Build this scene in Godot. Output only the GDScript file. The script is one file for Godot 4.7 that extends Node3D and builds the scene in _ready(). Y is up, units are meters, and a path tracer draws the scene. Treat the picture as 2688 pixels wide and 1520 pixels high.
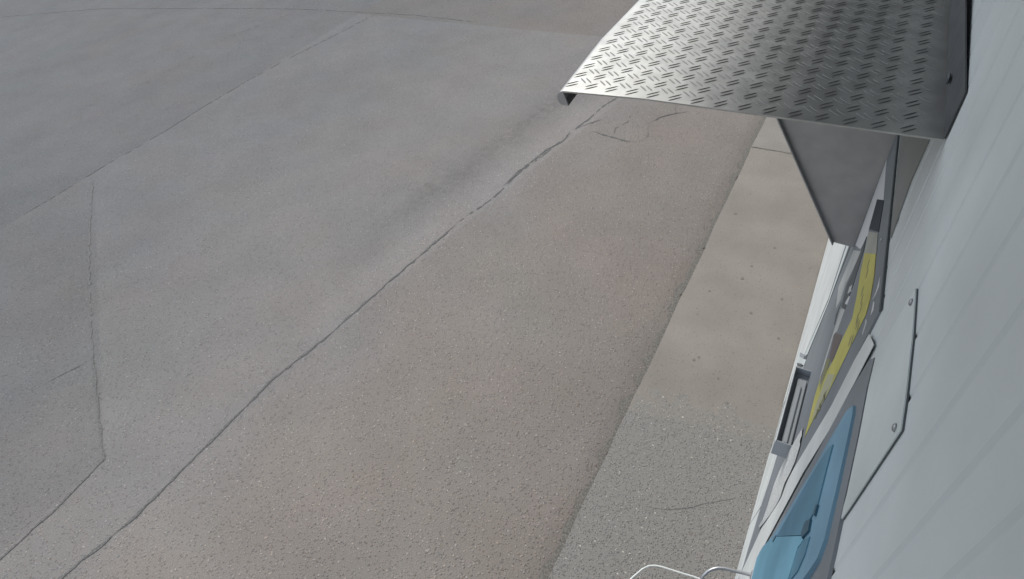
extends Node3D

const EYE := Vector3(0, 3.0, 0)
const FACE := 0.127   # the cladding's outer face, x metres from the camera's plumb line
var M := {}
var rng := RandomNumberGenerator.new()

# ---------------------------------------------------------------- mesh helpers
class B:
	var v := PackedVector3Array()
	var n := PackedVector3Array()
	var u := PackedVector2Array()
	func tri(a: Vector3, b: Vector3, c: Vector3, out: Vector3) -> void:
		var k := (c - a).cross(b - a)
		if k.length() < 1e-12: return
		if k.dot(out) < 0:
			var t := b; b = c; c = t; k = -k
		k = k.normalized()
		for p in [a, b, c]:
			v.append(p); n.append(k); u.append(Vector2(p.x, p.z))
	func quad(a: Vector3, b: Vector3, c: Vector3, d: Vector3, out: Vector3) -> void:
		tri(a, b, c, out); tri(a, c, d, out)
	func box(lo: Vector3, hi: Vector3, bev := 0.0) -> void:
		var c := (lo + hi) / 2
		if bev <= 0.0:
			for ax in 3:
				for s in [0, 1]:
					var o := Vector3.ZERO; o[ax] = 1 if s else -1
					var q := []
					for w in [[0, 0], [1, 0], [1, 1], [0, 1]]:
						var p := Vector3.ZERO
						p[ax] = hi[ax] if s else lo[ax]
						p[(ax + 1) % 3] = hi[(ax + 1) % 3] if w[0] else lo[(ax + 1) % 3]
						p[(ax + 2) % 3] = hi[(ax + 2) % 3] if w[1] else lo[(ax + 2) % 3]
						q.append(p)
					quad(q[0], q[1], q[2], q[3], o)
			return
		# chamfered: faces, edges, corners
		var h := (hi - lo) / 2
		for ax in 3:
			var b1 := (ax + 1) % 3
			var b2 := (ax + 2) % 3
			for s in [-1.0, 1.0]:
				var o := Vector3.ZERO; o[ax] = s
				var q := []
				for w in [[-1, -1], [1, -1], [1, 1], [-1, 1]]:
					var p := Vector3.ZERO
					p[ax] = s * h[ax]; p[b1] = w[0] * (h[b1] - bev); p[b2] = w[1] * (h[b2] - bev)
					q.append(c + p)
				quad(q[0], q[1], q[2], q[3], o)
			for s1 in [-1.0, 1.0]:
				for s2 in [-1.0, 1.0]:
					var o := Vector3.ZERO; o[b1] = s1; o[b2] = s2
					var q := []
					for w in [[-1, 0], [1, 0], [1, 1], [-1, 1]]:
						var p := Vector3.ZERO
						p[ax] = w[0] * (h[ax] - bev)
						p[b1] = s1 * (h[b1] - (bev if w[1] else 0.0)); p[b2] = s2 * (h[b2] - (0.0 if w[1] else bev))
						q.append(c + p)
					quad(q[0], q[1], q[2], q[3], o)
		for sx in [-1.0, 1.0]:
			for sy in [-1.0, 1.0]:
				for sz in [-1.0, 1.0]:
					var s := Vector3(sx, sy, sz)
					tri(c + s * Vector3(h.x, h.y - bev, h.z - bev), c + s * Vector3(h.x - bev, h.y, h.z - bev), c + s * Vector3(h.x - bev, h.y - bev, h.z), s)
	# prism: outline p in the plane (e1, e2) at origin o, raised by along
	func prism(p: PackedVector2Array, o: Vector3, e1: Vector3, e2: Vector3, along: Vector3) -> void:
		var mid := Vector2.ZERO
		for q in p: mid += q / p.size()
		var ix := Geometry2D.triangulate_polygon(p)
		var at := func(q: Vector2) -> Vector3: return o + e1 * q.x + e2 * q.y
		for i in range(0, ix.size(), 3):
			var a: Vector3 = at.call(p[ix[i]]); var b: Vector3 = at.call(p[ix[i + 1]]); var c: Vector3 = at.call(p[ix[i + 2]])
			tri(a + along, b + along, c + along, along)
			tri(a, b, c, -along)
		var cw := Geometry2D.is_polygon_clockwise(p)
		for i in p.size():
			var a2 := p[i]; var b2 := p[(i + 1) % p.size()]
			var e := b2 - a2
			var nn := Vector2(e.y, -e.x) * (-1.0 if cw else 1.0)
			var a: Vector3 = at.call(a2); var b: Vector3 = at.call(b2)
			quad(a, b, b + along, a + along, e1 * nn.x + e2 * nn.y)
	func tube(path: PackedVector3Array, r: float, sides := 12, closed := false) -> void:
		var rings := []
		for i in path.size():
			var d: Vector3
			if closed: d = path[(i + 1) % path.size()] - path[(i - 1 + path.size()) % path.size()]
			else: d = path[mini(i + 1, path.size() - 1)] - path[maxi(i - 1, 0)]
			d = d.normalized()
			var s := d.cross(Vector3(0.13, 0.97, 0.2)).normalized()
			var t := s.cross(d)
			var ring := []
			for k in sides:
				var a := TAU * k / sides
				ring.append([path[i] + (s * cos(a) + t * sin(a)) * r, s * cos(a) + t * sin(a)])
			rings.append(ring)
		var last := path.size() if closed else path.size() - 1
		for i in last:
			var A = rings[i]; var C = rings[(i + 1) % path.size()]
			for k in sides:
				var l := (k + 1) % sides
				smooth(A[k], A[l], C[l], C[k])
		if not closed:
			for e in [0, path.size() - 1]:
				for k in sides:
					tri(path[e], rings[e][k][0], rings[e][(k + 1) % sides][0], path[e] - path[1 if e == 0 else e - 1])
	func smooth(a, b, c, d) -> void:
		for t in [[a, b, c], [a, c, d]]:
			var k: Vector3 = (t[2][0] - t[0][0]).cross(t[1][0] - t[0][0])
			var o = t if k.dot(t[0][1]) >= 0 else [t[0], t[2], t[1]]
			for p in o:
				v.append(p[0]); n.append(p[1]); u.append(Vector2(p[0].x, p[0].z))
	func lathe(at: Vector3, axis: Vector3, prof: PackedVector2Array, sides := 10) -> void:
		var s := axis.cross(Vector3(0.3, 0.5, 0.81)).normalized()
		var t := s.cross(axis)
		for i in prof.size() - 1:
			for k in sides:
				var a := TAU * k / sides; var b := TAU * (k + 1) / sides
				var da := s * cos(a) + t * sin(a); var db := s * cos(b) + t * sin(b)
				var p := prof[i]; var q := prof[i + 1]
				quad(at + da * p.x + axis * p.y, db * p.x + at + axis * p.y, db * q.x + at + axis * q.y, da * q.x + at + axis * q.y, (da + db) * (q.y - p.y) - axis * (q.x - p.x) * 2.0)
	func mesh(uv2: Variant = null) -> ArrayMesh:
		var arr := []; arr.resize(Mesh.ARRAY_MAX)
		arr[Mesh.ARRAY_VERTEX] = v; arr[Mesh.ARRAY_NORMAL] = n; arr[Mesh.ARRAY_TEX_UV] = u
		if uv2 != null:
			var w := PackedVector2Array()
			for p in v: w.append(uv2.call(p))
			arr[Mesh.ARRAY_TEX_UV2] = w
		var m := ArrayMesh.new()
		m.add_surface_from_arrays(Mesh.PRIMITIVE_TRIANGLES, arr)
		return m

func put(called: String, b: B, m: Material, parent: Node = self, uv2: Variant = null) -> MeshInstance3D:
	var o := MeshInstance3D.new()
	o.name = numbered(called, parent)
	o.mesh = b.mesh(uv2)
	o.material_override = m
	parent.add_child(o, true)
	if parent != self and parent is Node3D: o.position = -(parent as Node3D).position if parent.get_parent() == self else Vector3.ZERO
	return o

func numbered(called: String, parent: Node) -> String:
	if not parent.has_node(called): return called
	var i := 1
	while parent.has_node("%s_%03d" % [called, i]): i += 1
	return "%s_%03d" % [called, i]

func thing(called: String, label: String, category: String, at: Vector3, group := "") -> Node3D:
	var o := Node3D.new()
	o.name = numbered(called, self); add_child(o, true); o.position = at
	tag(o, label, category, group)
	return o

func tag(o: Node, label: String, category := "", group := "", kind := "") -> void:
	if label: o.set_meta("label", label)
	if category: o.set_meta("category", category)
	if group: o.set_meta("group", group)
	if kind: o.set_meta("kind", kind)

func pts(a: Array) -> PackedVector2Array:
	var p := PackedVector2Array()
	for i in range(0, a.size(), 2): p.append(Vector2(a[i], a[i + 1]))
	return p

# a plate on the facade: outline as height, distance along the wall
func plate(b: B, a: Array, front: float, back := FACE) -> void:
	b.prism(pts(a), Vector3(back, 0, 0), Vector3.UP, Vector3.FORWARD, Vector3(front - back, 0, 0))

func on_wall(called: String, a: Array, front: float, m: Material, parent: Node, back := FACE) -> MeshInstance3D:
	var b := B.new(); plate(b, a, front, back)
	return put(called, b, m, parent)

func V(x: float, y: float, along: float) -> Vector3: return Vector3(x, y, -along)

# ---------------------------------------------------------------- materials
func lin(r: float, g: float, b: float) -> Color: return Color(r, g, b).linear_to_srgb()

func noise_tex(freq: float, lo: float, hi: float, sd: int, size := 512, kind := FastNoiseLite.TYPE_SIMPLEX_SMOOTH, oct := 5) -> NoiseTexture2D:
	var f := FastNoiseLite.new()
	f.noise_type = kind; f.frequency = freq; f.seed = sd; f.fractal_octaves = oct
	var t := NoiseTexture2D.new()
	t.width = size; t.height = size; t.seamless = true; t.noise = f
	var g := Gradient.new()
	g.offsets = PackedFloat32Array([0.0, 1.0]); g.colors = PackedColorArray([Color(lo, lo, lo), Color(hi, hi, hi)])
	t.color_ramp = g
	return t

func mat(c: Color, rough := 0.6, metal := 0.0, tex: Texture2D = null, scale := 1.0, bump := 0.0, bump_tex: Texture2D = null) -> StandardMaterial3D:
	var m := StandardMaterial3D.new()
	m.albedo_color = c; m.roughness = rough; m.metallic = metal
	m.uv1_triplanar = true; m.uv1_world_triplanar = true
	m.uv1_scale = Vector3.ONE * scale
	if tex: m.albedo_texture = tex
	if bump > 0.0:
		m.heightmap_enabled = true; m.heightmap_texture = bump_tex if bump_tex else tex; m.heightmap_scale = bump
	return m

# light and dark stones in a binder, tileable; grey picture and height picture
func stone_picture(size: int, sd: int, count: int, base: float, wob: float, stone_lo: float, stone_hi: float, rmin: float, rmax: float, tint: float) -> Array:
	var r := RandomNumberGenerator.new(); r.seed = sd
	var f := FastNoiseLite.new(); f.noise_type = FastNoiseLite.TYPE_SIMPLEX; f.frequency = 0.28; f.seed = sd; f.fractal_octaves = 3
	var im := f.get_seamless_image(size, size)
	im.convert(Image.FORMAT_L8)
	var nd := im.get_data()
	var px := PackedFloat32Array(); px.resize(size * size)
	var ht := PackedFloat32Array(); ht.resize(size * size)
	var tn := PackedFloat32Array(); tn.resize(size * size)
	for i in size * size:
		var q := nd[i] / 255.0
		px[i] = base + wob * maxf(q - 0.5, -0.10 - 0.2 * (q - 0.5) * (q - 0.5)) + (r.randf() - 0.5) * wob * 0.5
		ht[i] = 0.35 + 0.35 * (q - 0.5)
	for k in count:
		var cx := r.randf() * size; var cy := r.randf() * size
		var rad := lerpf(rmin, rmax, pow(r.randf(), 2.0))
		var c := lerpf(stone_lo, stone_hi, pow(r.randf(), 1.6))
		var tt := (r.randf() - 0.5) * tint
		var el := r.randf_range(0.6, 1.0); var an := r.randf() * PI
		var ca := cos(an); var sa := sin(an)
		var e := int(ceil(rad))
		for y in range(-e, e + 1):
			for x in range(-e, e + 1):
				var a := (x * ca + y * sa) / rad; var b := (y * ca - x * sa) / (rad * el)
				var d := a * a + b * b
				if d < 1.0:
					var i := posmod(int(cy) + y, size) * size + posmod(int(cx) + x, size)
					px[i] = lerpf(px[i], c, minf(1.0, (1.0 - d) * 2.5)); ht[i] = maxf(ht[i], 0.45 + 0.5 * sqrt(1.0 - d)); tn[i] = tt
	var A := PackedByteArray(); A.resize(size * size * 3)
	var Hh := PackedByteArray(); Hh.resize(size * size)
	for i in size * size:
		var q := px[i]
		A[i * 3] = int(clampf(q * (1.0 + tn[i]), 0, 1) * 255); A[i * 3 + 1] = int(clampf(q, 0, 1) * 255); A[i * 3 + 2] = int(clampf(q * (1.0 - tn[i]), 0, 1) * 255)
		Hh[i] = int(clampf(ht[i], 0, 1) * 255)
	return [ImageTexture.create_from_image(Image.create_from_data(size, size, false, Image.FORMAT_RGB8, A)), ImageTexture.create_from_image(Image.create_from_data(size, size, false, Image.FORMAT_L8, Hh))]

# wear of the yard: worn lanes, stains, asphalt fields, lens vignetting painted in away from the wall; x from -20 to 4, along from -4 to 16
func wear_vignette_picture() -> ImageTexture:
	var w := 960; var h := 800
	var f1 := FastNoiseLite.new(); f1.seed = 3; f1.frequency = 0.55; f1.fractal_octaves = 4
	var f2 := FastNoiseLite.new(); f2.seed = 8; f2.frequency = 1.6; f2.fractal_octaves = 4
	var f3 := FastNoiseLite.new(); f3.seed = 21; f3.frequency = 0.9; f3.fractal_octaves = 2
	var f4 := FastNoiseLite.new(); f4.seed = 33; f4.frequency = 0.9; f4.fractal_octaves = 2
	var D := PackedByteArray(); D.resize(w * h * 3)
	for j in h:
		var al := -4.0 + 20.0 * (j + 0.5) / h
		for i in w:
			var x := -20.0 + 24.0 * (i + 0.5) / w
			var q := 0.93 + 0.022 * f1.get_noise_2d(x, al * 0.6) + 0.03 * f2.get_noise_2d(x, al)
			var wob := 0.12 * f2.get_noise_2d(x * 1.3 + 40, al * 1.3)
			var sb := x + 2.9 - 0.11 * maxf(0.0, al - 0.5) - 0.01 * al * al      # < 0 beyond the joint
			var warm := 0.0
			if sb > 0: warm = 0.006 + 0.016 * smoothstep(0.0, 0.7, sb + wob); q *= 0.985
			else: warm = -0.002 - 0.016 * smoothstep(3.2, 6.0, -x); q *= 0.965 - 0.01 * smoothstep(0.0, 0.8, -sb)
			# pale swept lane along the far side of the joint, dark drip line next to it
			q *= 1.0 + 0.06 * smoothstep(-0.46, -0.2, sb + wob * 0.6) * (1.0 - smoothstep(-0.02, 0.0, sb)) * smoothstep(0.8, 2.6, al)
			var dl := absf(sb + 0.62 + wob * 0.6)
			q *= 1.0 - 0.085 * exp(-dl * dl / 0.02) * smoothstep(2.2, 3.4, al) * (1.0 - smoothstep(5.2, 6.2, al)) * (0.75 + 0.9 * f2.get_noise_2d(x * 6, al * 6))
			# the field left of the cut, its darker tone partly lens vignetting
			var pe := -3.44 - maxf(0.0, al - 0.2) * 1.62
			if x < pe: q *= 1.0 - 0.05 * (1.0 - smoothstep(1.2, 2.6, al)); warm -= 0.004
			q *= 1.0 - 0.075 * smoothstep(3.0, 6.0, -x)  # lens vignetting painted into the asphalt, darker away from the wall
			if x < -6.9 + wob * 0.2: q *= 0.955; warm -= 0.004  # the same vignetting carried on into the outermost field
			if al > 6.85 and x > -6.9: q *= 0.95; warm += 0.012
			# trodden edge by the kerb
			q *= 1.0 - 0.05 * exp(-pow((x + 0.7) / 0.08, 2.0))
			var t1 := f3.get_noise_2d(x, al) * 0.013; var t2 := f4.get_noise_2d(x, al) * 0.012
			var k := (j * w + i) * 3
			D[k] = int(clampf(q * (1.0 + warm + t1), 0, 1) * 255); D[k + 1] = int(clampf(q * (1.0 + t2 * 0.5), 0, 1) * 255); D[k + 2] = int(clampf(q * (1.0 - warm - t1 * 0.6 + 0.012), 0, 1) * 255)
	return ImageTexture.create_from_image(Image.create_from_data(w, h, false, Image.FORMAT_RGB8, D))

func make_materials() -> void:
	var a := stone_picture(1024, 11, 20000, 0.81, 0.22, 0.73, 1.0, 0.9, 3.4, 0.05)
	M.asphalt = mat(lin(0.345, 0.322, 0.299), 1.0, 0.0, a[0], 0.45, 0.6, a[1])
	M.asphalt.metallic_specular = 0.15
	M.asphalt.detail_enabled = true
	M.asphalt.detail_blend_mode = BaseMaterial3D.BLEND_MODE_MUL
	M.asphalt.detail_uv_layer = BaseMaterial3D.DETAIL_UV_2
	M.asphalt.detail_albedo = wear_vignette_picture()
	var c := stone_picture(1024, 5, 5000, 0.84, 0.16, 0.55, 1.0, 0.8, 2.6, 0.06)
	var stain := noise_tex(0.006, 0.90, 1.0, 4, 512)
	M.concrete = mat(lin(0.32, 0.288, 0.252), 0.88, 0.0, c[0], 0.7, 0.25, c[1])
	M.concrete_pale = mat(lin(0.325, 0.30, 0.27), 0.88, 0.0, c[0], 0.62, 0.25, c[1])
	for k in ["concrete", "concrete_pale"]:
		M[k].detail_enabled = true; M[k].detail_blend_mode = BaseMaterial3D.BLEND_MODE_MUL
		M[k].detail_uv_layer = BaseMaterial3D.DETAIL_UV_2; M[k].detail_albedo = stain
	var d := stone_picture(1024, 17, 18000, 0.78, 0.2, 0.68, 1.0, 0.9, 4.0, 0.06)
	M.rough_slab = mat(lin(0.325, 0.308, 0.286), 0.9, 0.0, d[0], 0.8, 0.7, d[1])
	M.worn_edge = mat(lin(0.318, 0.298, 0.270), 0.9, 0.0, d[0], 0.7, 0.4, d[1])
	M.stone = mat(lin(0.42, 0.40, 0.37), 0.7)
	M.dirt = mat(lin(0.20, 0.186, 0.165), 0.95, 0.0, noise_tex(0.08, 0.6, 1.0, 9, 256), 3.0)
	M.joint = mat(lin(0.165, 0.16, 0.155), 0.95, 0.0, noise_tex(0.08, 0.6, 1.0, 9, 256), 3.0)
	M.chip = mat(lin(0.15, 0.135, 0.12), 0.95)
	var paint := noise_tex(0.006, 0.90, 1.0, 2, 512)
	var grain := noise_tex(0.35, 0.0, 1.0, 6, 512)
	M.wall = mat(lin(0.545, 0.585, 0.595), 0.55, 0.0, paint, 0.8, 0.03, grain)
	M.cover = mat(lin(0.56, 0.61, 0.615), 0.5, 0.0, paint, 0.9, 0.02, grain)
	M.white = mat(lin(0.61, 0.635, 0.635), 0.5, 0.0, paint, 1.1, 0.02, grain)
	M.panel = mat(lin(0.195, 0.215, 0.235), 0.55, 0.0, paint, 1.0, 0.02, grain)
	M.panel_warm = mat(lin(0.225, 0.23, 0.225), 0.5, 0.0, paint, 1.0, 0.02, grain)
	M.seal = mat(lin(0.10, 0.112, 0.118), 0.7)
	M.yellow = mat(lin(0.47, 0.44, 0.13), 0.5, 0.0, paint, 2.0)
	M.beige = mat(lin(0.33, 0.335, 0.30), 0.5, 0.0, paint, 2.0)
	M.brown = mat(lin(0.135, 0.115, 0.115), 0.45, 0.0, paint, 2.0)
	M.ink = mat(lin(0.19, 0.185, 0.09), 0.6)
	M.black = mat(lin(0.03, 0.04, 0.05), 0.5)
	M.pale_print = mat(lin(0.43, 0.44, 0.435), 0.5, 0.0, paint, 2.0)
	M.letter = mat(lin(0.5, 0.51, 0.52), 0.5)
	M.steel_dark = mat(lin(0.27, 0.295, 0.32), 0.5)
	M.reader = mat(lin(0.075, 0.085, 0.095), 0.5)
	M.olive = mat(lin(0.19, 0.19, 0.10), 0.5)
	M.pale_yellow = mat(lin(0.36, 0.36, 0.25), 0.5)
	M.insert = mat(lin(0.30, 0.32, 0.34), 0.5)
	M.blue = mat(lin(0.165, 0.295, 0.40), 0.5, 0.0, paint, 2.0)
	M.blue_dark = mat(lin(0.088, 0.20, 0.28), 0.5, 0.0, paint, 2.0)
	M.blue_light = mat(lin(0.15, 0.33, 0.44), 0.5, 0.0, paint, 2.0)
	M.blue_black = mat(lin(0.03, 0.08, 0.12), 0.4)
	for k in ["blue", "blue_dark", "blue_light", "blue_black", "panel", "panel_warm", "yellow", "beige", "brown", "black", "reader", "pale_print", "olive", "pale_yellow", "steel_dark", "insert", "letter", "seal"]:
		if M.has(k): M[k].metallic_specular = 0.22
	M.paper = mat(lin(0.55, 0.56, 0.56), 0.9, 0.0, noise_tex(0.05, 0.8, 1.0, 14, 256), 6.0, 0.05, noise_tex(0.2, 0.0, 1.0, 15, 256))
	M.plate = mat(lin(0.56, 0.56, 0.54), 0.54, 0.9, noise_tex(0.02, 0.86, 1.0, 12, 512), 1.6)
	M.plate.roughness_texture = noise_tex(0.03, 0.75, 1.0, 13, 512)
	M.zinc = mat(lin(0.40, 0.40, 0.405), 0.45, 0.6, noise_tex(0.02, 0.93, 1.0, 16, 512), 1.3)
	M.zinc.roughness_texture = noise_tex(0.02, 0.86, 1.0, 18, 512)
	M.tread = mat(lin(0.11, 0.11, 0.107), 0.7, 0.0)  # dark reflections on the bars put into their colour
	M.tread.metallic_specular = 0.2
	M.tread_reflect_pale = mat(lin(0.27, 0.27, 0.263), 0.7, 0.5)  # paler tone for crosswise bars, whose painted reflections sit nearer the plate
	M.upstand = mat(lin(0.075, 0.08, 0.088), 0.6, 0.3, noise_tex(0.03, 0.8, 1.0, 26, 256), 3.0)
	M.screw = mat(lin(0.28, 0.29, 0.3), 0.4, 0.7)
	M.tube = mat(lin(0.40, 0.41, 0.43), 0.38, 0.8)
	M.white_plastic = mat(lin(0.66, 0.68, 0.66), 0.45)
	M.bucket = mat(lin(0.50, 0.52, 0.49), 0.5, 0.0, noise_tex(0.02, 0.85, 1.0, 19, 256), 3.0)
	M.soffit = mat(lin(0.09, 0.09, 0.09), 0.8)

# ---------------------------------------------------------------- build
func _ready() -> void:
	rng.seed = 7
	var cam := Camera3D.new(); cam.name = "camera"
	cam.keep_aspect = Camera3D.KEEP_HEIGHT
	cam.fov = 2.0 * rad_to_deg(atan(760.0 / (1.1454 * 1344.0)))
	cam.near = 0.03; cam.far = 600.0
	# axes of the lens: right, up, back
	cam.transform = Transform3D(Basis(Vector3(0.868835, -0.117544, -0.480946), Vector3(-0.267107, 0.706628, -0.655233), Vector3(0.416869, 0.697754, 0.582546)).orthonormalized(), EYE)
	add_child(cam); cam.current = true
	var env := Environment.new()
	var sky := ProceduralSkyMaterial.new()
	sky.sky_top_color = Color(0.80, 0.83, 0.87); sky.sky_horizon_color = Color(0.86, 0.88, 0.89); sky.sky_curve = 0.2
	sky.ground_bottom_color = Color(0.40, 0.40, 0.40); sky.ground_horizon_color = Color(0.6, 0.6, 0.6)
	sky.sky_energy_multiplier = 1.0
	sky.sun_angle_max = 5.0
	env.background_mode = Environment.BG_SKY
	env.sky = Sky.new(); env.sky.sky_material = sky
	env.tonemap_mode = Environment.TONE_MAPPER_LINEAR
	env.tonemap_exposure = 2.15
	env.sdfgi_enabled = true; env.ssao_enabled = true; env.ssil_enabled = true
	var we := WorldEnvironment.new(); we.name = "environment"; we.environment = env; add_child(we)
	var sun := DirectionalLight3D.new(); sun.name = "sun"
	sun.light_energy = 0.35; sun.light_angular_distance = 14.0; sun.light_color = Color(1.0, 0.975, 0.94)
	sun.shadow_enabled = true
	add_child(sun)
	sun.look_at_from_position(Vector3(-5, 8, -5), Vector3.ZERO)
	make_materials()
	ground()
	building()
	canopy()
	terminal()
	door_side()
	second_panel()
	small_things()

func uv_yard(p: Vector3) -> Vector2: return Vector2((p.x + 20.0) / 24.0, (-p.z + 4.0) / 20.0)
func uv_slab(p: Vector3) -> Vector2: return Vector2(p.x * 0.55, p.z * 0.55 + p.y)

# a ragged dark ribbon along a line on the ground (x, along, x, along ...)
func seam(a: Array, width: float, m: Material, parent: Node, called: String, y := 0.004, jag := 0.5, broken := 0.0) -> MeshInstance3D:
	var p := pts(a)
	var fine := PackedVector2Array()
	for i in p.size() - 1:
		var k := maxi(1, int(p[i].distance_to(p[i + 1]) / 0.035))
		for j in k: fine.append(p[i].lerp(p[i + 1], float(j) / k))
	fine.append(p[p.size() - 1])
	var b := B.new()
	var f := FastNoiseLite.new(); f.seed = int(a[0] * 100) + 5; f.frequency = 2.2; f.fractal_octaves = 4
	var L := []; var R := []
	for i in fine.size():
		var d := (fine[mini(i + 1, fine.size() - 1)] - fine[maxi(i - 1, 0)]).normalized()
		var s := Vector2(-d.y, d.x)
		var taper := clampf(minf(i, fine.size() - 1 - i) / 4.0, 0.12, 1.0)
		var off := f.get_noise_2d(i * 0.09, 3.0) * width * 0.9 + rng.randf_range(-1, 1) * width * 0.25 * jag
		var hw := width * 0.5 * taper * (1.0 + jag * rng.randf_range(-0.8, 0.9) + 0.5 * f.get_noise_2d(i * 0.2, 30.0))
		var c := fine[i] + s * off
		L.append(V(c.x + s.x * hw, y, c.y + s.y * hw)); R.append(V(c.x - s.x * hw, y, c.y - s.y * hw))
	for i in fine.size() - 1:
		if broken > 0.0 and f.get_noise_2d(i * 0.16, 70.0) > 0.42 - broken: continue
		b.quad(L[i], L[i + 1], R[i + 1], R[i], Vector3.UP)
	return put(called, b, m, parent)

func scatter(called: String, parent: Node, count: int, where: Callable, y: float, lo: float, hi: float, m: Material) -> void:
	var b := B.new()
	var top := [Vector3(0, 0.42, 0)]
	for k in 6:
		var a := TAU * k / 6.0; var c := TAU * (k + 1) / 6.0
		var P1 := Vector3(cos(a), 0, sin(a)); var P2 := Vector3(cos(c), 0, sin(c))
		var Q1 := P1 * 0.7 + Vector3(0, 0.3, 0); var Q2 := P2 * 0.7 + Vector3(0, 0.3, 0)
		b.quad(P1, P2, Q2, Q1, P1 + P2 + Vector3.UP); b.tri(Q1, Q2, top[0], Vector3.UP)
	var mm := MultiMesh.new(); mm.transform_format = MultiMesh.TRANSFORM_3D; mm.use_colors = true
	mm.mesh = b.mesh(); mm.instance_count = count
	for i in count:
		var q: Vector2 = where.call()
		var r := lerpf(lo, hi, pow(rng.randf(), 2.5))
		var bs := Basis.from_euler(Vector3(rng.randf_range(-0.2, 0.2), rng.randf() * TAU, 0)).scaled(Vector3(r, r * 0.7, r * rng.randf_range(0.6, 1.0)))
		mm.set_instance_transform(i, Transform3D(bs, V(q.x, y, q.y)))
		var g := rng.randf_range(0.55, 1.0)
		mm.set_instance_color(i, Color(g, g * rng.randf_range(0.94, 1.0), g * rng.randf_range(0.86, 0.98)))
	var o := MultiMeshInstance3D.new(); o.name = called; o.multimesh = mm
	var mc: StandardMaterial3D = m.duplicate(); mc.vertex_color_use_as_albedo = true
	o.material_override = mc
	o.set_meta("kind", "stuff")
	parent.add_child(o, true)

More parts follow.
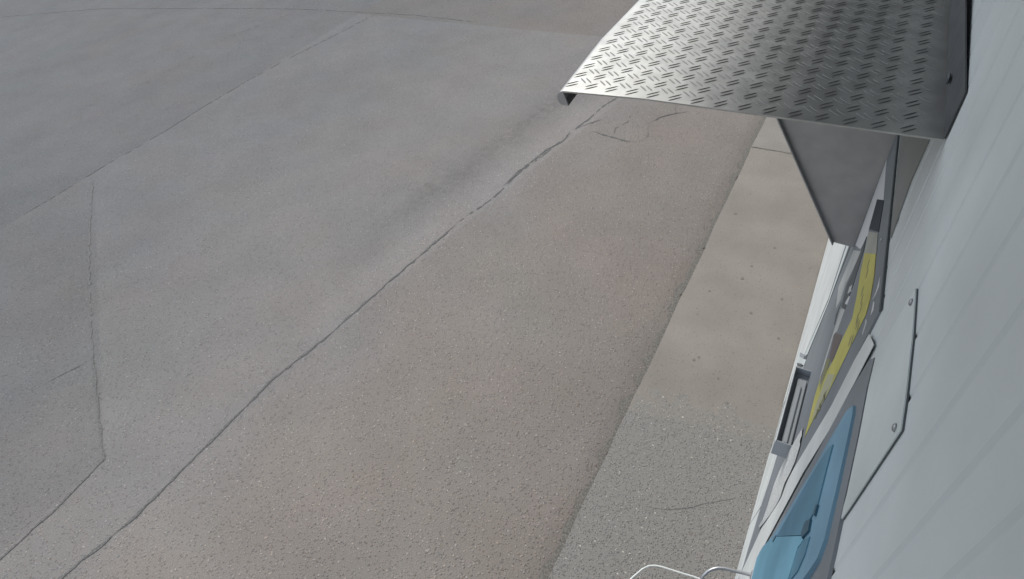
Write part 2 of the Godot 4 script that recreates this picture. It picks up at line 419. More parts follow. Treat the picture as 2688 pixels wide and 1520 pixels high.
func ground() -> void:
	# the yard: one sheet to the horizon, finer where it is seen, gently uneven
	var b := B.new()
	var xs := [-300.0, -20.0]; var zs := [-300.0, -4.0]
	for i in 48: xs.append(-20.0 + 0.5 * (i + 1))
	for i in 40: zs.append(-4.0 + 0.5 * (i + 1))
	xs.append(300.0); zs.append(300.0)
	for i in xs.size() - 1:
		for j in zs.size() - 1:
			b.quad(V(xs[i], 0, zs[j]), V(xs[i + 1], 0, zs[j]), V(xs[i + 1], 0, zs[j + 1]), V(xs[i], 0, zs[j + 1]), Vector3.UP)
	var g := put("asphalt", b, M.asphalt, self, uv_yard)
	tag(g, "worn grey asphalt yard with long joints and cracks", "asphalt", "", "structure")
	# joints between the fields of asphalt
	seam([-3.12, -1.4, -3.05, -0.6, -2.98, -0.27, -2.92, 0.04, -2.9, 0.67, -2.89, 1.15, -2.79, 1.61, -2.76, 1.92, -2.67, 2.58, -2.61, 3.03], 0.0125, M.joint, g, "joint", 0.004, 0.9)
	seam([-2.61, 3.03, -2.5, 3.45, -2.46, 3.9, -2.36, 4.35, -2.31, 4.68, -2.25, 4.93, -2.21, 5.24, -2.12, 5.5, -2.0, 6.0], 0.010, M.joint, g, "joint", 0.004, 1.0, 0.22)
	seam([-3.6, -1.2, -3.43, -0.45, -3.42, -0.15, -3.44, 0.14, -3.45, 0.21, -3.56, 0.27, -3.89, 0.45, -4.42, 0.75], 0.012, M.joint, g, "joint", 0.004, 0.9)
	seam([-4.42, 0.75, -5.24, 1.24, -6.04, 1.75, -6.79, 2.26], 0.013, M.joint, g, "joint", 0.004, 0.9, 0.1)
	seam([-16.5, 4.3, -14.36, 5.35, -12.53, 6.05, -10.23, 6.49, -8.16, 6.83, -5.95, 6.99, -4.81, 6.95], 0.018, M.joint, g, "joint", 0.004, 0.7, 0.16)
	seam([-6.91, 1.56, -6.92, 2.52, -6.88, 3.27, -6.91, 3.78, -6.9, 4.49, -6.86, 5.13, -6.75, 5.77, -6.6, 6.9], 0.013, M.joint, g, "joint", 0.004, 0.9, 0.3)
	# cracks
	seam([-2.12, 4.73, -1.98, 4.70, -1.89, 4.69, -1.75, 4.66, -1.63, 4.67], 0.012, M.joint, g, "crack", 0.004, 1.0)
	seam([-1.66, 5.02, -1.59, 5.17, -1.47, 5.29, -1.37, 5.36], 0.013, M.joint, g, "crack", 0.004, 1.0)
	seam([-1.47, 5.29, -1.53, 5.44], 0.010, M.joint, g, "crack", 0.0045, 1.0)
	seam([-1.58, 5.17, -1.72, 5.24], 0.010, M.joint, g, "crack", 0.0045, 1.0)
	seam([-2.29, 4.62, -2.33, 4.45, -2.39, 4.31, -2.49, 3.85, -2.5, 3.62], 0.012, M.joint, g, "crack", 0.005, 1.0)
	seam([-1.63, 4.67, -1.58, 4.8, -1.63, 4.93, -1.66, 5.02], 0.008, M.joint, g, "crack", 0.0048, 1.0)
	seam([-1.89, 4.69, -1.93, 4.85, -1.86, 5.0, -1.9, 5.2], 0.007, M.joint, g, "crack", 0.0049, 1.0, 0.2)
	seam([-4.33, 0.68, -4.45, 0.41], 0.011, M.joint, g, "crack", 0.0045, 1.0)
	seam([-2.1, 5.0, -2.28, 4.75], 0.01, M.joint, g, "crack", 0.0052, 1.0)
	seam([-8.8, 2.9, -8.4, 4.1, -8.5, 5.6, -8.1, 6.7], 0.006, M.joint, g, "crack", 0.004, 1.0, 0.5)
	scatter("loose_grit", g, 5200, func(): return Vector2(rng.randf_range(-2.8, -0.7), pow(rng.randf(), 0.8) * 4.2 + 0.3), -0.001, 0.002, 0.0055, M.stone)
	# the pavement along the wall: three slabs with ragged kerb edge, raised a little
	var pv := Node3D.new(); pv.name = "pavement"; add_child(pv)
	tag(pv, "narrow concrete pavement between the asphalt and the white wall", "pavement", "", "structure")
	var spans := [[4.885, 9.5, "concrete_pale"], [1.6, 4.872, "concrete"], [-2.0, 1.87, "rough_slab"]]
	for s in spans:
		var p := PackedVector2Array()
		var f := FastNoiseLite.new(); f.seed = 5; f.frequency = 1.1; f.fractal_octaves = 4
		var z: float = s[0]
		var skew := 0.15 if s[2] != "concrete_pale" else 0.0   # the lower joint runs slightly askew
		while z < s[1]:
			p.append(Vector2(-0.655 + 0.012 * f.get_noise_2d(z, 0) + 0.002 * f.get_noise_2d(z * 14.0, 4), z)); z += 0.025
		p.append(Vector2(-0.655 + 0.02 * f.get_noise_2d(s[1], 0), s[1]))
		var up: float = s[1] + (skew if s[2] == "rough_slab" else 0.0)
		var dn: float = s[0] + (skew if s[2] == "concrete" else 0.0)
		p.append(Vector2(0.32, up))
		if s[2] == "rough_slab":
			p.remove_at(p.size() - 1)
			for k in 47: p.append(Vector2(-0.65 + 0.02 * k, s[1] + 0.16 * k / 47.0 + 0.03 * f.get_noise_2d(k * 0.16, 9.0) + rng.randf_range(-0.006, 0.006)))
		p.append(Vector2(0.32, dn))
		var bb := B.new()
		bb.prism(p, Vector3(0, -0.05, 0), Vector3.RIGHT, Vector3.FORWARD, Vector3(0, 0.066 if s[2] != "rough_slab" else 0.0675, 0))
		var sl := put("slab", bb, M[s[2]], pv, uv_slab)
		tag(sl, {"concrete_pale": "pale far concrete slab under the canopy", "concrete": "long smooth beige concrete slab", "rough_slab": "dark rough slab with exposed pebbles"}[s[2]])
	# worn patches where the smooth slab has gone over into the rough one
	var f5 := FastNoiseLite.new(); f5.seed = 12; f5.frequency = 1.0; f5.fractal_octaves = 3
	for q in [[-0.60, 1.90, 0.09], [-0.47, 1.93, 0.10], [-0.33, 1.94, 0.11], [-0.19, 1.96, 0.10], [-0.06, 1.99, 0.11], [0.06, 2.01, 0.09], [-0.40, 2.07, 0.045], [-0.14, 2.10, 0.05], [-0.55, 2.05, 0.035]]:
		var wp := PackedVector2Array()
		for k in 22:
			var a: float = TAU * k / 22.0
			var r: float = q[2] * (1.0 + 0.5 * f5.get_noise_2d(cos(a) * 1.5 + q[0] * 9.0, sin(a) * 1.5))
			wp.append(Vector2(clampf(q[0] + cos(a) * r, -0.642, 0.12), q[1] + sin(a) * r))
		var wb := B.new(); wb.prism(wp, Vector3(0, 0.0140, 0), Vector3.RIGHT, Vector3.FORWARD, Vector3(0, 0.0024 + 0.0001 * rng.randf(), 0))
		put("worn_patch", wb, M.worn_edge, pv, uv_slab)
	seam([-0.672, 9.0, -0.668, 5.0, -0.665, 3.0, -0.668, 1.6, -0.668, 0.6, -0.672, -0.4], 0.048, M.dirt, g, "dirt_line", 0.006, 0.22)
	seam([-0.64, 4.88, -0.4, 4.876, -0.1, 4.88, 0.12, 4.88], 0.014, M.chip, pv, "slab_joint", 0.0185, 0.9)
	seam([-0.36, 1.36, -0.26, 1.39, -0.15, 1.46, -0.12, 1.49, 0.03, 1.6, 0.10, 1.62], 0.004, M.joint, pv, "crack", 0.0185, 1.0)
	scatter("exposed_pebbles", pv, 1100, func(): return Vector2(rng.randf_range(-0.64, 0.0) - 0.0 , 2.12 - pow(rng.randf(), 0.8) * 1.9), 0.0163, 0.0022, 0.007, M.stone)
	# flat dark gum spots and stains trodden into the slabs
	for q in [[-0.12, 1.325, 0.011], [-0.075, 1.345, 0.007], [-0.13, 1.42, 0.005], [-0.42, 2.38, 0.009], [-0.40, 2.41, 0.007], [-0.1, 1.22, 0.008], [-0.14, 1.19, 0.005], [-0.33, 3.2, 0.011], [-0.30, 3.35, 0.008], [-0.2, 2.9, 0.009], [-0.5, 3.0, 0.008], [-0.25, 2.3, 0.007], [-0.16, 2.15, 0.008], [-0.55, 3.9, 0.014], [-0.2, 3.6, 0.008], [0.0, 2.75, 0.008], [-0.05, 3.1, 0.009], [-0.45, 2.0, 0.007]]:
		var bb := B.new()
		var p := PackedVector2Array()
		for k in 9:
			var r: float = q[2] * rng.randf_range(0.65, 1.15)
			p.append(Vector2(q[0] + cos(TAU * k / 9) * r, q[1] + sin(TAU * k / 9) * r * 1.2))
		bb.prism(p, Vector3(0, 0.0145, 0), Vector3.RIGHT, Vector3.FORWARD, Vector3(0, 0.0040, 0))
		put("spot", bb, M.chip, pv)

func building() -> void:
	var w := thing("building_wall", "white ribbed sheet metal wall rising on the right", "wall", Vector3(FACE, 0, 0))
	# cladding: flats between shallow folded grooves
	var b := B.new()
	var prof := [Vector2(-3.0, 0)]
	var gz := [-2.5, -2.0, -1.5, -1.0, -0.6, -0.3, -0.02, 0.06, 0.14, 0.217, 0.28, 0.36, 0.452, 0.54, 0.63, 0.72, 0.81, 0.90, 1.0, 1.1]
	for i in 90: gz.append(1.2 + 0.0905 * i)
	for z in gz:
		prof.append(Vector2(z - 0.0055, 0)); prof.append(Vector2(z - 0.0015, 0.0024)); prof.append(Vector2(z + 0.0015, 0.0024)); prof.append(Vector2(z + 0.0055, 0))
	prof.append(Vector2(9.6, 0))
	for i in prof.size() - 1:
		var a: Vector2 = prof[i]; var c: Vector2 = prof[i + 1]
		b.quad(V(FACE + a.y, 0, a.x), V(FACE + c.y, 0, c.x), V(FACE + c.y, 3.308, c.x), V(FACE + a.y, 3.308, a.x), Vector3(-1, 0, -(c.y - a.y) * 0.1))
	put("cladding", b, M.wall, w)
	var k := B.new(); k.box(V(FACE + 0.012, 0, 9.6), V(FACE + 0.25, 3.307, -3.0))
	put("wall_core", k, M.wall, w)
	var r := B.new(); r.box(V(-0.69, 3.31, 9.8), V(FACE + 3.0, 3.46, -3.2))
	put("roof_overhang", r, M.soffit, w)

# ---------------------------------------------------------------- the canopy of tread plate
func canopy() -> void:
	var t := thing("canopy", "projecting aluminium tread plate canopy with a steel side gusset", "canopy", V(FACE, 2.517, 1.7))
	var H := 2.517; var th := 0.0028
	var far := 2.9
	# outline: x, along; the back edge leaves the wall by a finger's width towards the far end
	var outline := PackedVector2Array([Vector2(-0.446, 0.872), Vector2(-0.30, 0.884), Vector2(0.124, 0.884), Vector2(0.112, 1.32), Vector2(0.112, far), Vector2(-0.462, far), Vector2(-0.462, 1.1)])
	var b := B.new()
	b.prism(outline, Vector3(0, H - th, 0), Vector3.RIGHT, Vector3.FORWARD, Vector3(0, th, 0))
	var roof := put("roof_plate", b, M.plate, t)
	# rolled front edge
	b = B.new()
	var rim := []
	for k in 9:
		var a := PI * k / 8.0
		rim.append([Vector2(-0.011 * sin(a), -0.013 + 0.013 * cos(a)), Vector2(-sin(a), cos(a))])
	rim.append([Vector2(0.010, -0.026), Vector2(0, -1)])
	var edge := [[-0.446, 0.872], [-0.462, 1.1], [-0.462, far]]
	for e in 2:
		for k in rim.size() - 1:
			var q := []
			for w in [[0, k], [0, k + 1], [1, k + 1], [1, k]]:
				var base: Array = edge[e + w[0]]
				var o: Vector2 = rim[w[1]][0]; var nn: Vector2 = rim[w[1]][1]
				q.append([V(base[0] + o.x, H + o.y - 0.001, base[1]), Vector3(nn.x, nn.y, 0)])
			b.smooth(q[0], q[1], q[2], q[3])
	var cap := PackedVector2Array()
	for k in rim.size(): cap.append(rim[k][0])
	b.prism(cap, V(-0.446, H - 0.001, 0.8721), Vector3.RIGHT, Vector3.UP, Vector3(0, 0, -0.003))
	put("rolled_front_edge", b, M.zinc, t)
	# upstand at the wall
	b = B.new()
	var back := [[0.1238, 0.8845, 0.068], [0.1125, 1.32, 0.068], [0.1125, far, 0.068]]
	for k in 2:
		var p = back[k]; var q = back[k + 1]
		var lo1 := V(p[0], H + 0.0008, p[1]); var lo2 := V(q[0], H + 0.0008, q[1]); var hi1 := lo1 + Vector3(0, p[2], 0); var hi2 := lo2 + Vector3(0, q[2], 0)
		var o := Vector3(0.002, 0, 0)
		b.quad(lo1, lo2, hi2, hi1, Vector3(-1, 0, 0)); b.quad(lo1 + o, lo2 + o, hi2 + o, hi1 + o, Vector3(1, 0, 0))
		b.quad(hi1, hi2, hi2 + o, hi1 + o, Vector3.UP)
		if k == 0: b.quad(lo1, hi1, hi1 + o, lo1 + o, Vector3(0, 0, 1))
	put("back_upstand", b, M.upstand, t)
	b = B.new(); b.box(V(0.1145, H + 0.014, 1.035), V(0.1188, H + 0.025, 1.017), 0.0018)
	put("bolt_head", b, M.reader, t)
	# raised tread bars: pairs, turned one way on the lattice and the other way between
	var spots := []
	var pitch := 0.0372
	for i in 16:
		for j in 56:
			for s in 2:
				var cx := -0.4405 + pitch * (i + 0.5 * s); var cz := 0.9005 + pitch * (j + 0.5 * s)
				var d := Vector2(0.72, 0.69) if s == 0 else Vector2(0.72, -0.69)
				var nn := Vector2(-d.y, d.x)
				for side in [-1, 1]:
					var c: Vector2 = Vector2(cx, cz) + nn * side * 0.0043 + d * side * 0.0022
					if c.x > 0.098 or c.x < -0.444 or c.y > far - 0.02 or c.y < 0.892: continue
					spots.append([c, d])
	spots.sort_custom(func(p, q): return p[0].y < q[0].y)
	var proto := B.new()
	bar(proto, Vector2.ZERO, Vector2(1, 0), 0.0)
	var rest2 := B.new()
	var pm := proto.mesh()
	var rest := B.new()
	for i in spots.size():
		if i < 300:
			var o := MeshInstance3D.new(); o.name = "tread_bar" if i == 0 else "tread_bar_%03d" % i
			o.mesh = pm; o.material_override = M.tread if spots[i][1].y > 0 else M.tread_reflect_pale
			var d: Vector2 = spots[i][1]
			o.transform = Transform3D(Basis(Vector3(d.x, 0, -d.y), Vector3.UP, Vector3(d.y, 0, d.x)), V(spots[i][0].x, H, spots[i][0].y))
			roof.add_child(o, true)
		else:
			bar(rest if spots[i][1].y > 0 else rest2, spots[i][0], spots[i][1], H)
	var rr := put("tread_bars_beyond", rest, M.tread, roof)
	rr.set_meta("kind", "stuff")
	var r2 := put("tread_bars_across", rest2, M.tread_reflect_pale, roof)
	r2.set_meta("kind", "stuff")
	# side gussets with a folded front edge
	for z in [1.607, 2.7]:
		b = B.new()
		b.prism(pts([0.066, 1.740, 0.1225, 1.736, 0.1225, 2.511, -0.398, 2.511]), V(0, 0, z), Vector3.RIGHT, Vector3.UP, Vector3(0, 0, -0.003))
		var gs := put("side_gusset", b, M.zinc, t)
		b = B.new()
		var a := Vector3(0.066, 1.74, -z); var c := Vector3(-0.398, 2.511, -z)
		var s := (c - a).normalized()
		var nrm := Vector3(-s.y, s.x, 0)      # outwards
		if nrm.x > 0: nrm = -nrm
		var w := Vector3(0, 0, 0.017)
		b.quad(a, c, c + w, a + w, nrm)
		b.quad(a - nrm * 0.003, c - nrm * 0.003, c - nrm * 0.003 + w, a - nrm * 0.003 + w, -nrm)
		b.quad(a + w, c + w, c + w - nrm * 0.003, a + w - nrm * 0.003, Vector3(0, 0, 1))
		b.quad(a, a + w, a + w - nrm * 0.003, a - nrm * 0.003, Vector3.DOWN)
		put("folded_edge", b, M.zinc, gs)

func bar(b: B, c: Vector2, d: Vector2, y: float) -> void:
	var n := Vector2(-d.y, d.x)
	var L := 0.0128; var W := 0.0018; var h := 0.0008
	var at := func(s: float, t: float, up: float) -> Vector3: var q: Vector2 = c + d * s + n * t; return V(q.x, y + up, q.y)
	var base := [[-L, 0], [-L * 0.6, W * 0.8], [0, W], [L * 0.6, W * 0.8], [L, 0], [L * 0.6, -W * 0.8], [0, -W], [-L * 0.6, -W * 0.8]]
	for i in 8:
		var p = base[i]; var q = base[(i + 1) % 8]
		var A: Vector3 = at.call(p[0], p[1], 0.0001); var Bq: Vector3 = at.call(q[0], q[1], 0.0001)
		var C: Vector3 = at.call(q[0] * 0.72, q[1] * 0.35, h); var D: Vector3 = at.call(p[0] * 0.72, p[1] * 0.35, h)
		b.quad(A, Bq, C, D, Vector3.UP)
		b.tri(D, C, at.call(0, 0, h * 1.06), Vector3.UP)

# ---------------------------------------------------------------- the terminal under the canopy
func screw(parent: Node, x: float, h: float, al: float, r := 0.006) -> void:
	var b := B.new()
	b.lathe(V(x, h, al), Vector3(-1, 0, 0), PackedVector2Array([Vector2(r, 0), Vector2(r, 0.0012), Vector2(r * 0.7, 0.0026), Vector2(0.0001, 0.003)]))
	put("screw", b, M.screw, parent)

func terminal() -> void:
	var t := thing("payment_terminal", "grey payment terminal panel with yellow sign and coin tray under the canopy", "terminal", V(FACE, 0, 1.25))
	on_wall("front_panel", [2.285, 0.775, 2.235, 1.05, 2.13, 1.62, 2.10, 1.80, 0.35, 1.80, 0.35, 0.95], 0.1232, M.panel, t)
	# dark seal along the top edge; sheet above it is painted-in canopy shade
	on_wall("top_seal", [2.289, 0.772, 2.238, 1.05, 2.134, 1.62, 2.108, 1.80, 2.10, 1.80, 2.126, 1.62, 2.232, 1.05, 2.28, 0.775], 0.1229, M.seal, t, 0.1262)
	on_wall("canopy_shade_sheet", [2.262, 0.985, 2.35, 1.035, 2.44, 1.028, 2.512, 1.03, 2.512, 2.9, 2.12, 2.9, 2.126, 1.72, 2.15, 1.62, 2.25, 1.05], 0.1245, M.panel_warm, t)
	var F := 0.1225
	var back := 0.1235
	# the sign: yellow border, pale top, pictures inside
	var sign_ := on_wall("sign", [2.006, 1.252, 2.162, 1.060, 2.187, 0.966, 2.192, 0.898, 2.177, 0.869, 2.122, 0.874, 2.007, 0.885, 1.889, 0.900, 1.754, 0.938, 1.641, 0.956, 1.66, 1.07, 1.72, 1.196, 1.758, 1.21, 1.82, 1.165, 1.873, 1.191], F, M.panel, t, back)
	var y := on_wall("yellow_border", [2.006, 1.252, 2.162, 1.060, 2.187, 0.966, 2.192, 0.898, 2.177, 0.869, 2.122, 0.876, 2.007, 0.889, 1.889, 0.904, 1.754, 0.940, 1.641, 0.956, 1.655, 1.085, 1.69, 1.12, 1.70, 1.075, 1.792, 1.052, 1.878, 1.021, 1.931, 1.027, 2.027, 1.009, 2.024, 1.086, 2.007, 1.169], F - 0.0006, M.yellow, sign_, back)
	on_wall("pale_top", [1.994, 1.353, 2.138, 1.159, 2.168, 1.053, 2.006, 1.252], F - 0.0008, M.beige, sign_, back)
	on_wall("picture", [1.769, 1.206, 1.923, 1.056, 1.921, 1.042, 1.851, 1.032, 1.778, 1.107], F - 0.0007, M.brown, sign_, back)
	on_wall("pale_column", [1.791, 1.277, 1.873, 1.191, 1.82, 1.165, 1.758, 1.21, 1.71, 1.13, 1.659, 1.12, 1.699, 1.19, 1.735, 1.23], F - 0.0008, M.pale_print, sign_, back)
	on_wall("dark_field", [1.735, 1.144, 1.808, 1.08, 1.795, 1.046, 1.756, 1.044, 1.742, 1.028, 1.724, 1.104], F - 0.0009, M.olive, sign_, back)
	on_wall("pale_field", [1.827, 1.017, 1.944, 0.918, 1.915, 0.904, 1.796, 0.923, 1.717, 0.957, 1.733, 0.998, 1.779, 1.011], F - 0.0009, M.pale_yellow, sign_, back)
	on_wall("print_line", [1.892, 0.923, 1.88, 0.923, 1.784, 0.924, 1.755, 0.939, 1.81, 0.934, 1.84, 0.932], F - 0.0012, M.ink, sign_, back)
	# small print on the yellow border: short strokes that cannot be read from here
	for q in [[2.09, 1.12], [2.10, 1.08], [2.085, 1.04], [2.10, 1.00], [2.11, 0.965], [2.09, 0.955], [2.10, 0.93], [2.12, 0.905], [2.055, 0.925], [2.08, 0.905], [1.86, 0.935], [1.84, 0.945], [1.82, 0.935], [1.80, 0.945], [1.775, 0.945]]:
		on_wall("print", [q[0], q[1], q[0] + 0.012, q[1] - 0.004, q[0] + 0.008, q[1] - 0.026, q[0] - 0.004, q[1] - 0.022], F - 0.0009, M.ink, sign_, back)
	# display and reader
	on_wall("reader_housing", [1.977, 1.355, 1.98, 1.294, 1.927, 1.227, 1.895, 1.215, 1.873, 1.191, 1.781, 1.295, 1.797, 1.365, 1.86, 1.346], 0.1219, M.reader, t, back)
	on_wall("card_slot", [1.867, 1.282, 1.913, 1.239, 1.913, 1.215, 1.858, 1.265], 0.1215, M.pale_print, t, back)
	on_wall("keypad", [1.900, 1.212, 1.918, 1.190, 1.893, 1.187, 1.850, 1.237], 0.1215, M.letter, t, back)
	on_wall("display", [2.024, 1.449, 2.129, 1.293, 2.142, 1.158, 1.996, 1.359], 0.1220, M.black, t, back)
	on_wall("pale_strip", [2.045, 1.604, 2.121, 1.306, 2.024, 1.449, 1.984, 1.378, 1.992, 1.341, 1.909, 1.386, 1.787, 1.554], F, M.letter, t, back)
	on_wall("lower_pale_strip", [1.764, 1.559, 1.933, 1.348, 1.847, 1.373, 1.753, 1.414, 1.723, 1.382, 1.651, 1.419, 1.582, 1.592], F, M.pale_print, t, back)
	on_wall("dark_wedge", [1.756, 1.339, 1.728, 1.322, 1.715, 1.288, 1.692, 1.35], F - 0.0003, M.reader, t, back)
	# white marks near the top corner
	for a in [[2.243, 0.902, 2.250, 0.868, 2.235, 0.864, 2.213, 0.872, 2.232, 0.874, 2.236, 0.88], [2.224, 0.857, 2.235, 0.841, 2.237, 0.822, 2.222, 0.824], [2.184, 0.853, 2.195, 0.834, 2.177, 0.819, 2.176, 0.826, 2.186, 0.836]]:
		on_wall("lettering", a, F, M.letter, t, back)
	screw(t, 0.1232, 2.19, 1.07, 0.005)
	# the tray: an open steel trough standing off the panel
	var tr := B.new()
	var x0 := 0.0745; var x1 := 0.1231; var z0 := 1.110; var z1 := 1.414; var top := 1.36; var bot := 1.325
	var low := 1.283
	tr.box(V(x0, low, z1), V(x0 + 0.003, top, z0))
	tr.box(V(x0 + 0.003, low, z1), V(x1, top - 0.002, z1 - 0.003))
	tr.box(V(x0 + 0.003, low, z0 + 0.003), V(x1, top - 0.002, z0))
	tr.box(V(x0 + 0.003, bot, z1 - 0.003), V(x1, bot + 0.003, z0 + 0.003))
	var tray := put("tray", tr, M.steel_dark, t)
	var fl := B.new()
	fl.box(V(0.092, bot + 0.004, 1.385), V(0.1205, bot + 0.014, 1.118), 0.003)
	put("insert", fl, M.insert, tray)
	fl = B.new()
	fl.box(V(0.095, bot + 0.0145, 1.35), V(0.108, bot + 0.021, 1.12), 0.003)
	put("slot_ridge", fl, M.insert, tray)
	fl = B.new()
	fl.box(V(x0 - 0.0012, top - 0.008, z1 + 0.002), V(x0 + 0.0015, top + 0.001, z0 - 0.002))
	put("edge_highlight", fl, M.white, tray)  # white strip puts the rim highlight into the colour
	# plinth strip along the bottom
	on_wall("plinth", [0.0, 0.9, 0.0, 1.9, 0.74, 1.9, 0.74, 1.48, 0.66, 1.37, 0.56, 1.325, 0.44, 1.16, 0.42, 1.10, 0.34, 0.95], 0.1222, M.white, t)

func door_side() -> void:
	var t := thing("service_door", "white steel door with ribbed frame beyond the grey terminal", "door", V(FACE, 0, 2.6))
	on_wall("leaf", [0.03, 4.2, 2.1, 4.2, 2.1, 1.9, 1.47, 1.92, 1.316, 1.82, 0.79, 1.99, 0.03, 2.25], 0.1225, M.white, t)
	on_wall("frame", [2.1, 1.805, 2.1, 1.90, 1.468, 1.93, 1.316, 1.815, 0.80, 1.98, 0.81, 1.93, 0.962, 1.806, 1.366, 1.735, 1.5, 1.72, 1.699, 1.70], 0.1222, M.seal, t)
	on_wall("frame_rib", [2.1, 1.83, 2.1, 1.86, 1.52, 1.88, 1.34, 1.775, 0.82, 1.963, 0.83, 1.94, 0.97, 1.83, 1.366, 1.735, 1.5, 1.76], 0.1218, M.cover, t)
	# bracket with a bolt hole at the foot of the door frame
	var b := B.new()
	plate(b, [0.404, 2.295, 0.80, 1.95, 0.998, 1.774, 0.947, 1.786, 0.344, 2.312], 0.1212)
	put("floor_bracket", b, M.cover, t)
	on_wall("bolt", [0.381, 2.359, 0.787, 1.988, 0.791, 1.961, 0.436, 2.278], 0.1214, M.steel_dark, t)
	on_wall("hook", [0.372, 2.288, 0.808, 1.912, 0.796, 1.905, 0.49, 2.165], 0.1206, M.seal, t, 0.1211)
	on_wall("gap", [0.596, 1.302, 0.55, 1.312, 0.0, 1.497, 0.0, 1.50], 0.1217, M.seal, t, 0.1222)
	var p := thing("white_post", "white upright post strip between the grey terminal and the blue dispenser", "post", V(FACE, 0, 0.8))
	on_wall("post", [2.24, 0.763, 2.15, 0.782, 1.992, 0.800, 1.545, 0.915, 0.995, 1.03, 0.597, 1.062, 0.30, 1.08, 0.0, 1.1, 0.0, 0.66, 1.13, 0.782, 1.206, 0.845, 1.441, 0.815, 1.781, 0.772, 2.018, 0.718, 2.20, 0.698, 2.29, 0.694], 0.1222, M.white, p, 0.1230)

func second_panel() -> void:
	var t := thing("grey_side_panel", "grey steel panel below the white cover plate, behind the blue dispenser", "panel", V(FACE, 0, 0.5))
	on_wall("sheet", [2.305, 0.655, 2.290, 0.61, 2.285, 0.53, 2.27, 0.45, 2.258, 0.38, 2.235, 0.30, 2.22, 0.20, 2.2, 0.0, 0.0, 0.0, 0.0, 0.75, 1.4, 0.80, 2.2, 0.695, 2.27, 0.68], 0.1228, M.panel, t)
	# the white cover plate above
	var c := thing("cover_plate", "white screwed cover plate on the ribbed wall above the blue dispenser", "cover plate", V(FACE, 2.4, 0.5))
	var rim := [2.467, 0.6275, 2.4766, 0.5396, 2.478, 0.4537, 2.475, 0.4141, 2.2983, 0.418, 2.268, 0.4197, 2.263, 0.43, 2.275, 0.45, 2.290, 0.53, 2.296, 0.61, 2.31, 0.655]
	on_wall("sheet", rim, 0.1236, M.cover, c, 0.1249)
	on_wall("gap_shade", rim, 0.1250, M.seal, c, 0.1268)  # solid dark strip stands in for the shaded gap behind the plate
	for q in [[2.459, 0.611], [2.4575, 0.428]]: screw(c, 0.1235, q[0], q[1], 0.0045)
	# blue dispenser: a wedge, its front leaning out towards the bottom
	var d := thing("blue_dispenser", "blue plastic wall dispenser with dark lid", "dispenser", V(FACE, 1.5, 0.52))
	var front := func(h: float) -> float: return 0.118 - 0.0229 * (2.2 - h)
	wedge("housing", [2.236, 0.618, 2.243, 0.598, 2.240, 0.56, 2.228, 0.48, 2.212, 0.415, 2.19, 0.398, 2.15, 0.396, 1.70, 0.398, 1.46, 0.41, 1.45, 0.715, 1.50, 0.711, 1.638, 0.675, 1.79, 0.660, 1.917, 0.651, 2.023, 0.643, 2.087, 0.643, 2.20, 0.634], 0.0, 0.1229, M.blue, d)
	wedge("lid", [2.127, 0.612, 2.056, 0.620, 1.957, 0.628, 1.854, 0.628, 1.733, 0.633, 2.053, 0.492, 2.104, 0.505, 2.126, 0.504, 2.140, 0.562, 2.152, 0.601], 0.002, -1.0, M.blue_dark, d)
	wedge("finger_notch", [2.059, 0.512, 2.10, 0.497, 2.103, 0.476, 2.06, 0.484, 2.045, 0.498], 0.0034, -1.0, M.blue_black, d)
	wedge("latch", [2.122, 0.511, 2.134, 0.504, 2.128, 0.489, 2.113, 0.497], 0.0034, -1.0, M.blue_black, d)
	wedge("lower_pale_area", [1.728, 0.634, 2.05, 0.491, 2.072, 0.474, 2.036, 0.478, 2.017, 0.443, 2.0, 0.43, 1.46, 0.43, 1.452, 0.70, 1.53, 0.697], 0.0026, -1.0, M.blue_light, d)  # paler blue outline, slightly raised on the lower front
	wedge("side_recess", [2.079, 0.473, 2.115, 0.462, 2.105, 0.438, 2.072, 0.425, 2.018, 0.43, 2.020, 0.455, 2.036, 0.476], 0.0018, -1.0, M.blue_dark, d)
	wedge("left_rivet", [1.70, 0.6365, 1.73, 0.636, 1.74, 0.628, 1.71, 0.6285], 0.0036, -1.0, M.blue_black, d)

# an outline (height, along) laid on the dispenser's leaning front, proud by lift; back < 0: a thin piece
func wedge(called: String, a: Array, lift: float, back: float, m: Material, parent: Node) -> void:
	var p := pts(a)
	var b := B.new()
	var ix := Geometry2D.triangulate_polygon(p)
	var fr := func(q: Vector2) -> Vector3: return V(0.118 - 0.0229 * (2.2 - q.x) - lift, q.x, q.y)
	var bk := func(q: Vector2) -> Vector3: return V(back if back > 0 else 0.118 - 0.0229 * (2.2 - q.x) + 0.0005, q.x, q.y)
	for i in range(0, ix.size(), 3):
		b.tri(fr.call(p[ix[i]]), fr.call(p[ix[i + 1]]), fr.call(p[ix[i + 2]]), Vector3(-1, 0, 0))
		b.tri(bk.call(p[ix[i]]), bk.call(p[ix[i + 1]]), bk.call(p[ix[i + 2]]), Vector3(1, 0, 0))
	var cw := Geometry2D.is_polygon_clockwise(p)
	for i in p.size():
		var s := p[i]; var e := p[(i + 1) % p.size()]
		var dd := e - s
		var nn := Vector2(dd.y, -dd.x) * (-1.0 if cw else 1.0)
		b.quad(fr.call(s), fr.call(e), bk.call(e), bk.call(s), Vector3(0, nn.x, -nn.y))
	put(called, b, m, parent)

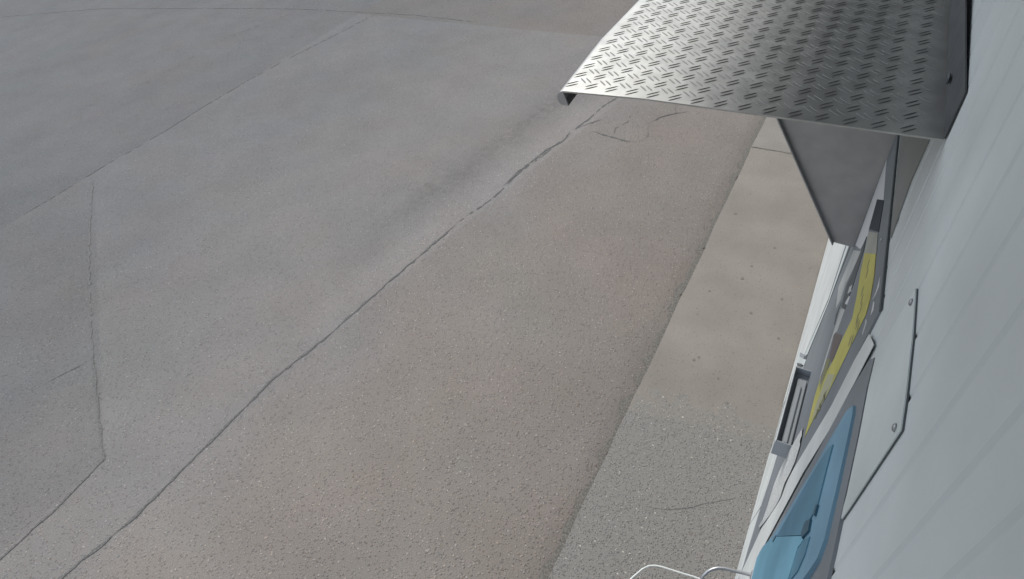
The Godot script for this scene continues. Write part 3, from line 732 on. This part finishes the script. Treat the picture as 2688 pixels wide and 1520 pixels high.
func small_things() -> void:
	# a limp strip of paper hanging under the tray
	var L := pts([1.56, 1.043, 1.476, 1.067, 1.36, 1.10, 1.26, 1.122, 1.14, 1.150, 1.09, 1.12, 1.021, 1.081, 0.926, 1.074, 0.80, 1.115])
	var R := pts([1.59, 0.965, 1.56, 0.93, 1.51, 0.925, 1.45, 0.93, 1.40, 0.91, 1.294, 0.936, 1.17, 0.97, 1.049, 1.003, 0.87, 1.065])
	var b := B.new()
	var g := []
	for i in L.size():
		var row := []
		for k in 7:
			var q := L[i].lerp(R[i], k / 6.0)
			row.append(V(0.1205 - 0.0016 * sin(k * 1.7 + i * 1.3) - 0.0012 * rng.randf() - (0.003 if (k == 0 and i > 2 and i < 6) else 0.0), q.x, q.y))
		g.append(row)
	for i in L.size() - 1:
		for k in 6:
			b.quad(g[i][k], g[i][k + 1], g[i + 1][k + 1], g[i + 1][k], Vector3(-1, 0, 0))
			var o := Vector3(0.0004, 0, 0)
			b.quad(g[i][k] + o, g[i][k + 1] + o, g[i + 1][k + 1] + o, g[i + 1][k] + o, Vector3(1, 0, 0))
	tag(put("paper_strip", b, M.paper, self), "crumpled white paper strip hanging on the panel below the tray", "paper")
	# grey tube arm and the white rimmed bucket in front of it
	var h := 1.05
	var t := thing("tube_arm", "bent grey metal tube arm reaching out from the wall", "bracket", V(FACE, h, 0.82))
	b = B.new()
	var path := PackedVector3Array()
	for q in [[0.1235, 0.823, h], [0.10, 0.8185, h], [0.072, 0.812, h], [0.045, 0.806, h], [0.028, 0.799, h], [0.014, 0.789, h - 0.002], [0.003, 0.777, h - 0.006], [-0.005, 0.765, h - 0.016], [-0.009, 0.755, h - 0.03], [-0.010, 0.748, h - 0.06], [-0.010, 0.745, h - 0.12]]:
		path.append(V(q[0], q[2], q[1]))
	b.tube(path, 0.0052)
	put("tube", b, M.tube, t)
	b = B.new()
	b.lathe(V(0.1228, h, 0.823), Vector3(-1, 0, 0), PackedVector2Array([Vector2(0.014, 0), Vector2(0.014, 0.003), Vector2(0.006, 0.004)]), 14)
	put("wall_flange", b, M.tube, t)
	var k := thing("wire_ring", "thin white wire ring open over the rough pavement, joined to the grey tube arm", "ring", V(-0.10, 1.05, 0.60))
	var rim := PackedVector3Array()
	var outline := [[-0.215, 0.56], [-0.212, 0.615], [-0.196, 0.655], [-0.178, 0.692], [-0.164, 0.710], [-0.148, 0.720], [-0.130, 0.7255], [-0.110, 0.729], [-0.082, 0.733], [-0.056, 0.737], [-0.034, 0.741], [-0.014, 0.743], [0.004, 0.735], [0.014, 0.715], [0.018, 0.67], [0.018, 0.58], [0.012, 0.53], [-0.01, 0.505], [-0.06, 0.49], [-0.13, 0.49], [-0.185, 0.505], [-0.208, 0.53]]
	for q in outline: rim.append(V(q[0], h, q[1]))
	b = B.new(); b.tube(rim, 0.0026, 8, true)
	put("ring", b, M.white_plastic, k)
	b = B.new()
	b.tube(PackedVector3Array([V(-0.0145, h, 0.7425), V(-0.012, h - 0.006, 0.7445), V(-0.0105, h - 0.014, 0.748)]), 0.0042, 8)
	put("clip", b, M.tube, k)
